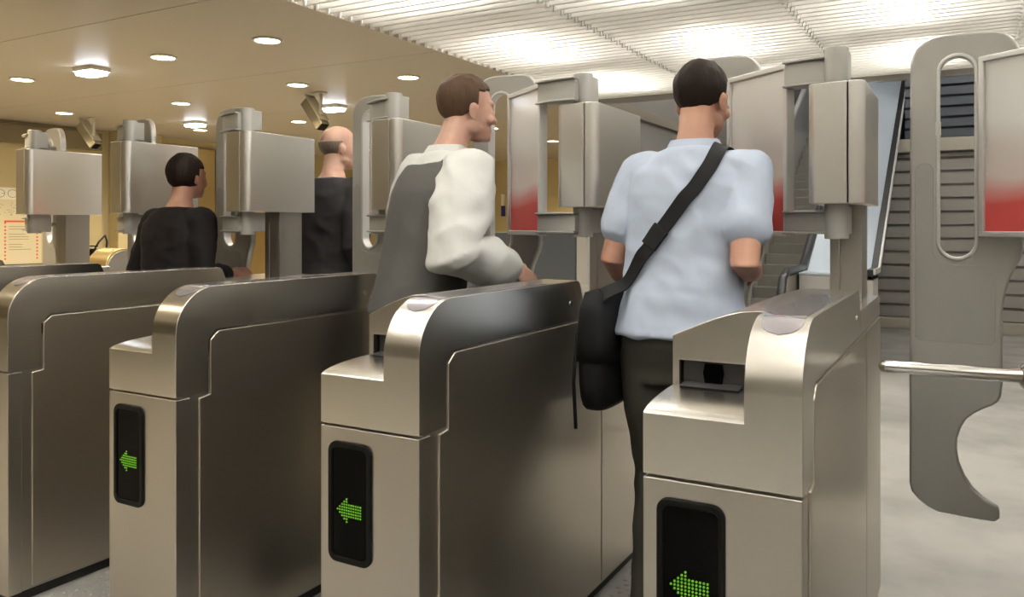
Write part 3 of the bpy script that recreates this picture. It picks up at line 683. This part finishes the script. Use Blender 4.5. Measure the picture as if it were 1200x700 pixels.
TORSO = [(.84, .155, .10, 0), (.92, .172, .118, -.012), (1.0, .165, .115, -.005), (1.08, .15, .108, .0), (1.18, .155, .108, .0), (1.28, .170, .115, .0), (1.38, .182, .112, -.008), (1.44, .172, .095, -.014), (1.48, .130, .078, -.018), (1.52, .075, .065, -.018), (1.55, .058, .060, -.012)]
def person(label, loc, yaw, scale, skin, pose, hair, vox=.006):
    L = pose['lean']; tw = pose.get('twist', 0.)
    def lean(v):
        t = max(0., v.z - .95) / .6
        ang = math.radians(tw) * min(t, 1.)
        x, y = v.x * math.cos(ang) - v.y * math.sin(ang), v.x * math.sin(ang) + v.y * math.cos(ang)
        return Vector((x + pose.get('leanx', 0.) * t ** 1.3, y + L * t ** 1.2, v.z - .35 * L * L * t))
    sh = {s: lean(Vector((s * .178, -.012, 1.445))) for s in (-1, 1)}
    bm = NB(); torso(bm, TORSO, lean)
    nb = lean(Vector((0, -.012, 1.52))); hc = lean(Vector((0, .022, 1.675)))
    HM = Matrix.Translation(hc) @ Euler((math.radians(pose.get('nod', 0)), math.radians(pose.get('tilt', 0)), math.radians(pose.get('turn', 0) + tw))).to_matrix().to_4x4()
    add_tube(bm, [nb, (nb + HM @ Vector((0, -.03, -.04))) / 2, HM @ Vector((0, -.025, -.02))], [.064, .056, .056], 18)
    head(bm, HM)
    J = pose['arms']
    for s in (-1, 1):
        el, wr, hf, pn, grip = J[s]; el, wr = Vector(el), Vector(wr)
        add_tube(bm, [sh[s], sh[s].lerp(el, .5), el, el.lerp(wr, .35), wr], [.056, .049, .041, .041, .028], 16)
        hand(bm, wr, hf, pn, s * pose.get('thumb', {1: 1, -1: 1})[s], grip)
    Lg = pose['legs']
    for s in (-1, 1):
        kn, an = Vector(Lg[s][0]), Vector(Lg[s][1]); hp = Vector((s * .092, 0, .90))
        add_tube(bm, [hp, hp.lerp(kn, .5), kn, kn.lerp(an, .35), an], [.092, .078, .056, .055, .038], 16)
        add_ball(bm, an + Vector((0, .07, -.045)), (.042, .12, .035))
    o = obj('person', remesh(bm, 'person', vox, 2), skin)
    o.location = (loc[0], loc[1], FL); o.rotation_euler.z = yaw; o.scale = (scale,) * 3
    tag(o, label, 'person', 'people passing the gates')
    # eyes
    for s in (-1, 1):
        b = NB(); add_ball(b, HM @ Vector((s * .030, .083, .001)), (.0115, .0115, .0115), None, 16, 12); e = obj('eye', b, EYE_W, o)
        b = NB(); add_ball(b, HM @ Vector((s * .030, .0925, .001)), (.005, .003, .005), None, 12, 8); obj('iris', b, EYE_D, e)
    if hair: obj('hair', hair_mesh(HM, hair[1], **hair[2]), hair[0], o)
    return o, dict(lean=lean, sh=sh, HM=HM, J=J, Lg=Lg)
def garment_top(o, k, m, name, grow=.016, sleeve=1., sl_r=(.072, .066, .060), hem=.90, arms=True, collar=.0, disp=(.006, (7, 7, 9)), vox=.008, flare=.0, z_top=1.53, bag=0.):
    bm = NB(); R = []
    for z, hw, hd, yo in TORSO:
        if z < hem - .03 or z > z_top: continue
        t = max(0., 1 - abs(z - 1.05) / .25)
        R.append((z, hw + grow + flare * (z < 1.0) + bag * t, hd + grow * 1.25 + flare * (z < 1.0) + bag * t, yo))
    R[0] = (hem,) + R[0][1:]
    torso(bm, R, k['lean'])
    if arms:
        for s in (-1, 1):
            el, wr = Vector(k['J'][s][0]), Vector(k['J'][s][1]); sh = k['sh'][s]
            if sleeve <= 1: pts = [sh, sh.lerp(el, .5 * sleeve), sh.lerp(el, sleeve)]; rr = sl_r
            else: pts = [sh, sh.lerp(el, .5), el, el.lerp(wr, .5), el.lerp(wr, sleeve - 1)]; rr = (*sl_r, sl_r[2] * .93, sl_r[2] * .72)
            add_tube(bm, pts, list(rr), 18)
            add_ball(bm, sh + Vector((-s * .03, 0, .002)), (.085, .078, .070))
    else:
        for s in (-1, 1): add_ball(bm, k['sh'][s] + Vector((-s * .052, 0, .004)), (.062, .080, .066))
    me = remesh(bm, name, vox, 4, disp); c = obj(name, me, m, o)
    return c
def collar(o, k, m, par):
    b = NB(); n = 32; R = []
    for z, r, dz in ((1.505, .080, 0), (1.545, .074, 0), (1.552, .078, 0), (1.515, .092, 0)):
        R.append([b.verts.new(k['lean'](Vector((r * math.cos(2 * PI * i / n), r * .95 * math.sin(2 * PI * i / n) - .016, z - (.022 * max(0, math.sin(2 * PI * i / n))))))) for i in range(n)])
    for A, B in zip(R, R[1:]):
        for i in range(n): b.faces.new((A[i], A[(i + 1) % n], B[(i + 1) % n], B[i]))
    return obj('collar', b, m, par, mods=(('SOLIDIFY', dict(thickness=.004)),), ang=60)
def trousers(o, k, m, vox=.009, top=1.02):
    bm = NB(); torso(bm, [(.80, .155, .115, 0)] + [(z, hw + .010, hd + .012, yo) for z, hw, hd, yo in TORSO if z < top + .01], k['lean'])
    for s in (-1, 1):
        kn, an = Vector(k['Lg'][s][0]), Vector(k['Lg'][s][1]); hp = Vector((s * .092, 0, .90))
        add_tube(bm, [hp, hp.lerp(kn, .5), kn, kn.lerp(an, .5), an.lerp(kn, .06)], [.106, .096, .078, .072, .064], 18, False)
    return obj('trousers', remesh(bm, 'trousers', vox, 4, (.005, (5, 5, 7))), m, o)
def shoes(o, k):
    for s in (-1, 1):
        an = Vector(k['Lg'][s][1]); b = NB()
        add_ball(b, an + Vector((0, .085, -.048)), (.050, .142, .042)); add_ball(b, an + Vector((0, .0, -.015)), (.046, .062, .056)); add_box(b, an.x - .043, an.x + .043, an.y - .055, an.y + .20, an.z - .085, an.z - .06)
        obj('shoe', remesh(b, 'shoe', .006, 3), LEATHER, o)
def belt(o, k, z=1.005, grow=.022):
    b = NB(); n = 40; R = []
    for zz, g in ((z - .018, grow), (z + .018, grow)):
        R.append([b.verts.new(k['lean'](Vector(((.163 + g) * math.cos(2 * PI * i / n), (.114 + g) * math.sin(2 * PI * i / n) - .005, zz)))) for i in range(n)])
    for i in range(n): b.faces.new((R[0][i], R[0][(i + 1) % n], R[1][(i + 1) % n], R[1][i]))
    return obj('belt', b, LEATHER, o, mods=(('SOLIDIFY', dict(thickness=.005, offset=1)),))

short_cut = lambda p: (p.z > .058 + .35 * max(0, p.y) if p.y > .02 else p.z > -.052 + .9 * max(0, p.y + .06)) and p.z > -.062
# man in the pale blue shirt
p2 = dict(lean=.10, leanx=.02, nod=-6, turn=-14, tilt=0,
          arms={1: ((.215, -.085, 1.165), (.185, .165, 1.13), (-.35, .9, .05), (-.5, -.3, -.8), .7), -1: ((-.225, .0, 1.17), (-.215, .19, 1.06), (.2, .95, -.2), (.8, -.1, -.5), .6)},
          legs={-1: ((-.075, .03, .50), (-.045, -.13, .105)), 1: ((.10, .20, .53), (.10, .28, .086))})
man2, k2 = person('walking man in pale blue short sleeved shirt with a black shoulder bag', (-.79, 2.50), 0., 1.035, SKIN, p2, (HAIR_D, short_cut, {}), .0048)
sh2 = garment_top(man2, k2, SHIRT_BLUE, 'shirt', .018, .60, (.068, .068, .070), .945, flare=.004, bag=.016, disp=(.008, (7, 7, 8)))
collar(man2, k2, SHIRT_BLUE, sh2); trousers(man2, k2, TROUSER_OLIVE); shoes(man2, k2); belt(man2, k2, .985)
# his bag and strap (the strap follows the shirt)
bag = thing('shoulder_bag', 'black shoulder bag hanging at the left hip of the man in pale blue', 'bag', (man2.location.x, man2.location.y, FL))
bag.scale = man2.scale
bb = NB(); R = []; n = 36
for z, hy_, hx_ in ((.705, .09, .030), (.715, .118, .046), (.78, .130, .056), (.90, .132, .054), (1.02, .122, .044), (1.06, .108, .030), (1.065, .09, .018)):
    R.append([bb.verts.new((-.232 + hx_ * math.copysign(abs(math.cos(2 * PI * i / n)) ** .6, math.cos(2 * PI * i / n)), -.045 + hy_ * math.copysign(abs(math.sin(2 * PI * i / n)) ** .6, math.sin(2 * PI * i / n)), z)) for i in range(n)])
loft(bb, R); obj('bag_body', bb, BAGM, bag, ang=180, mods=(('SUBSURF', dict(levels=1, render_levels=1)),))
b = NB(); R = []
for z, hy_, hx_ in ((.86, .132, .062), (.92, .138, .061), (1.02, .128, .052), (1.072, .113, .036), (1.078, .09, .020)):
    R.append([b.verts.new((-.232 + hx_ * math.copysign(abs(math.cos(2 * PI * i / n)) ** .6, math.cos(2 * PI * i / n)), -.045 + hy_ * math.copysign(abs(math.sin(2 * PI * i / n)) ** .6, math.sin(2 * PI * i / n)), z)) for i in range(n)])
loft(b, R); obj('flap', b, BAGM, bag, ang=180)
b = NB(); add_tube(b, [(-.275, -.165, .95), (-.28, -.18, .80), (-.275, -.175, .66)], .006, 8); obj('loose_strap', b, BAGM, bag)
b = NB(); add_box(b, -.302, -.288, -.07, -.02, .86, .90); obj('buckle', b, DARK_GREY, bag, bevel=.003)
vsh = sh2.data; tree = BVHTree.FromPolygons([v.co.copy() for v in vsh.vertices], [p.vertices[:] for p in vsh.polygons])
lm = k2['lean']
key = [(-.235, -.13, 1.03), (-.18, -.16, 1.10), (-.09, -.20, 1.22), (.01, -.20, 1.34), (.085, -.15, 1.45), (.105, -.03, 1.56), (.10, .08, 1.48), (.04, .20, 1.34), (-.06, .20, 1.22), (-.17, .18, 1.12), (-.235, .06, 1.04)]
def spline(pts, m=10):
    P = [Vector(p) for p in pts]; out = []
    for i in range(len(P) - 1):
        p0, p1, p2_, p3 = P[max(i - 1, 0)], P[i], P[i + 1], P[min(i + 2, len(P) - 1)]
        for j in range(m):
            t = j / m; out.append(.5 * ((2 * p1) + (p2_ - p0) * t + (2 * p0 - 5 * p1 + 4 * p2_ - p3) * t * t + (3 * p1 - p0 - 3 * p2_ + p3) * t ** 3))
    return out + [P[-1]]
pth = []
SPN = spline([lm(Vector(q)) if 1.06 < q[2] else Vector(q) for q in key])
for i, q in enumerate(SPN):
    hit = tree.find_nearest(q)
    if 8 < i < len(SPN) - 8: pth.append((hit[0] + hit[1] * .010, hit[1]))
    else: pth.append((q, Vector((-.5, -.85, .1)).normalized() if i <= 8 else Vector((-.5, .85, .1)).normalized()))
for _ in range(3): pth = [pth[0]] + [((pth[i - 1][0] + pth[i][0] * 2 + pth[i + 1][0]) / 4, ((pth[i - 1][1] + pth[i][1] * 2 + pth[i + 1][1])).normalized()) for i in range(1, len(pth) - 1)] + [pth[-1]]
def ribbon(path, w, th):
    b = NB(); rings = []
    for i, (p, nn) in enumerate(path):
        t = (path[min(i + 1, len(path) - 1)][0] - path[max(i - 1, 0)][0]).normalized(); sd = t.cross(nn).normalized(); nn = sd.cross(t)
        rings.append([b.verts.new(p + sd * w * a + nn * th * c_) for a, c_ in ((-.5, -.5), (.5, -.5), (.5, .5), (-.5, .5))])
    loft(b, rings); return b
obj('strap', ribbon(pth, .046, .005), BAGM, bag, bevel=.001)
kk = [i for i in range(len(pth)) if pth[i][0].z < 1.30][:40]
mid = min(range(len(pth) // 2), key=lambda i: abs(pth[i][0].z - 1.25)); obj('strap_pad', ribbon([(p + n_ * .006, n_) for p, n_ in pth[mid - 2:mid + 3]], .056, .012), BAGM, bag, bevel=.003)

# man in the grey waistcoat
p1 = dict(lean=.15, leanx=.0, nod=-2, turn=-8, tilt=0,
          arms={1: ((.30, -.02, 1.17), (.21, .27, 1.115), (-.05, .85, -.5), (-.85, -.1, -.5), .55), -1: ((-.235, .10, 1.18), (-.18, .32, 1.13), (.2, .95, .1), (.8, 0, -.5), .6)},
          legs={-1: ((-.10, .22, .53), (-.10, .30, .086)), 1: ((.10, .03, .50), (.105, -.24, .13))})
man1, k1 = person('walking man in white shirt and grey waistcoat leaning forward', (-1.74, 2.37), math.radians(-27), 1.05, SKIN_P, p1, (HAIR_B, short_cut, {}), .0048)
s1 = garment_top(man1, k1, SHIRT_WHITE, 'shirt', .012, 1.80, (.086, .098, .086), .985, disp=(.012, (6, 6, 8)))
collar(man1, k1, SHIRT_WHITE, s1)
garment_top(man1, k1, VEST, 'waistcoat', .026, arms=False, hem=.955, flare=.006, disp=(.004, (5, 5, 6)), z_top=1.49)
trousers(man1, k1, TROUSER_BROWN); shoes(man1, k1)
# balding passer-by and person in black
walk = dict(lean=.08, nod=0, turn=-35, arms={1: ((.27, -.06, 1.16), (.25, .10, .94), (0, .5, -.85), (-.95, 0, 0), .5), -1: ((-.27, .05, 1.17), (-.22, .20, 1.0), (0, .7, -.7), (.95, 0, 0), .5)},
            legs={-1: ((-.10, .20, .53), (-.10, .28, .086)), 1: ((.10, .03, .50), (.105, -.24, .13))})
fringe = lambda p: -.062 < p.z < .055 and p.y < -.01 + .3 * (p.z)
man3, k3 = person('balding passer-by in a dark charcoal jacket behind the man in the waistcoat', (-3.06, 3.33), 0., 1.045, SKIN_P, walk, (HAIR_G, fringe, dict(amp=.003)), .007)
garment_top(man3, k3, COAT_CHAR, 'jacket', .028, 1.95, (.080, .074, .064), .80, flare=.02); trousers(man3, k3, TROUSER_BROWN); shoes(man3, k3)
long_hair = lambda p: (p.z > .06 if p.y > .02 else p.z > -.085)
p4 = dict(walk); p4['turn'] = 0; p4['lean'] = .06
p4['arms'] = {1: ((.235, .0, 1.17), (.22, .20, 1.17), (.1, 1, .05), (-.6, 0, -.8), .5), -1: ((-.26, -.02, 1.17), (-.22, .14, .98), (0, .6, -.75), (.95, 0, 0), .5)}
man4, k4 = person('person in a black coat reaching forward beside the second housing', (-3.395, 2.62), 0., .93, SKIN, p4, (HAIR_D, long_hair, dict(r=(.088, .108, .105), c=(0, -.018, .040))), .007)
garment_top(man4, k4, COAT_BLACK, 'coat', .026, 1.75, (.078, .070, .060), .72, flare=.03); trousers(man4, k4, COAT_BLACK); shoes(man4, k4)

# ------------------------------------------------------------------ camera, world
cd = bpy.data.cameras.new('camera'); cam = bpy.data.objects.new('camera', cd); C.objects.link(cam)
cam.location = (0, 0, 1.30); cam.rotation_euler = (math.radians(90), 0, math.radians(29.41))
cd.sensor_width = 36; cd.sensor_fit = 'HORIZONTAL'; cd.lens = 36 * 940 / 1200; cd.shift_y = -84 / 1200; cd.clip_start = .02
bpy.context.scene.camera = cam
w = bpy.data.worlds.new('world'); bpy.context.scene.world = w; w.use_nodes = True
w.node_tree.nodes['Background'].inputs[0].default_value = (.9, .85, .75, 1); w.node_tree.nodes['Background'].inputs[1].default_value = .015
vs = bpy.context.scene.view_settings; vs.view_transform = 'Standard'; vs.look = 'None'; vs.gamma = 1.; vs.use_curve_mapping = False; vs.exposure = 1.0
cy = bpy.context.scene.cycles; cy.use_denoising = True; cy.max_bounces = 8; cy.sample_clamp_indirect = 6.; cy.caustics_reflective = False; cy.caustics_refractive = False
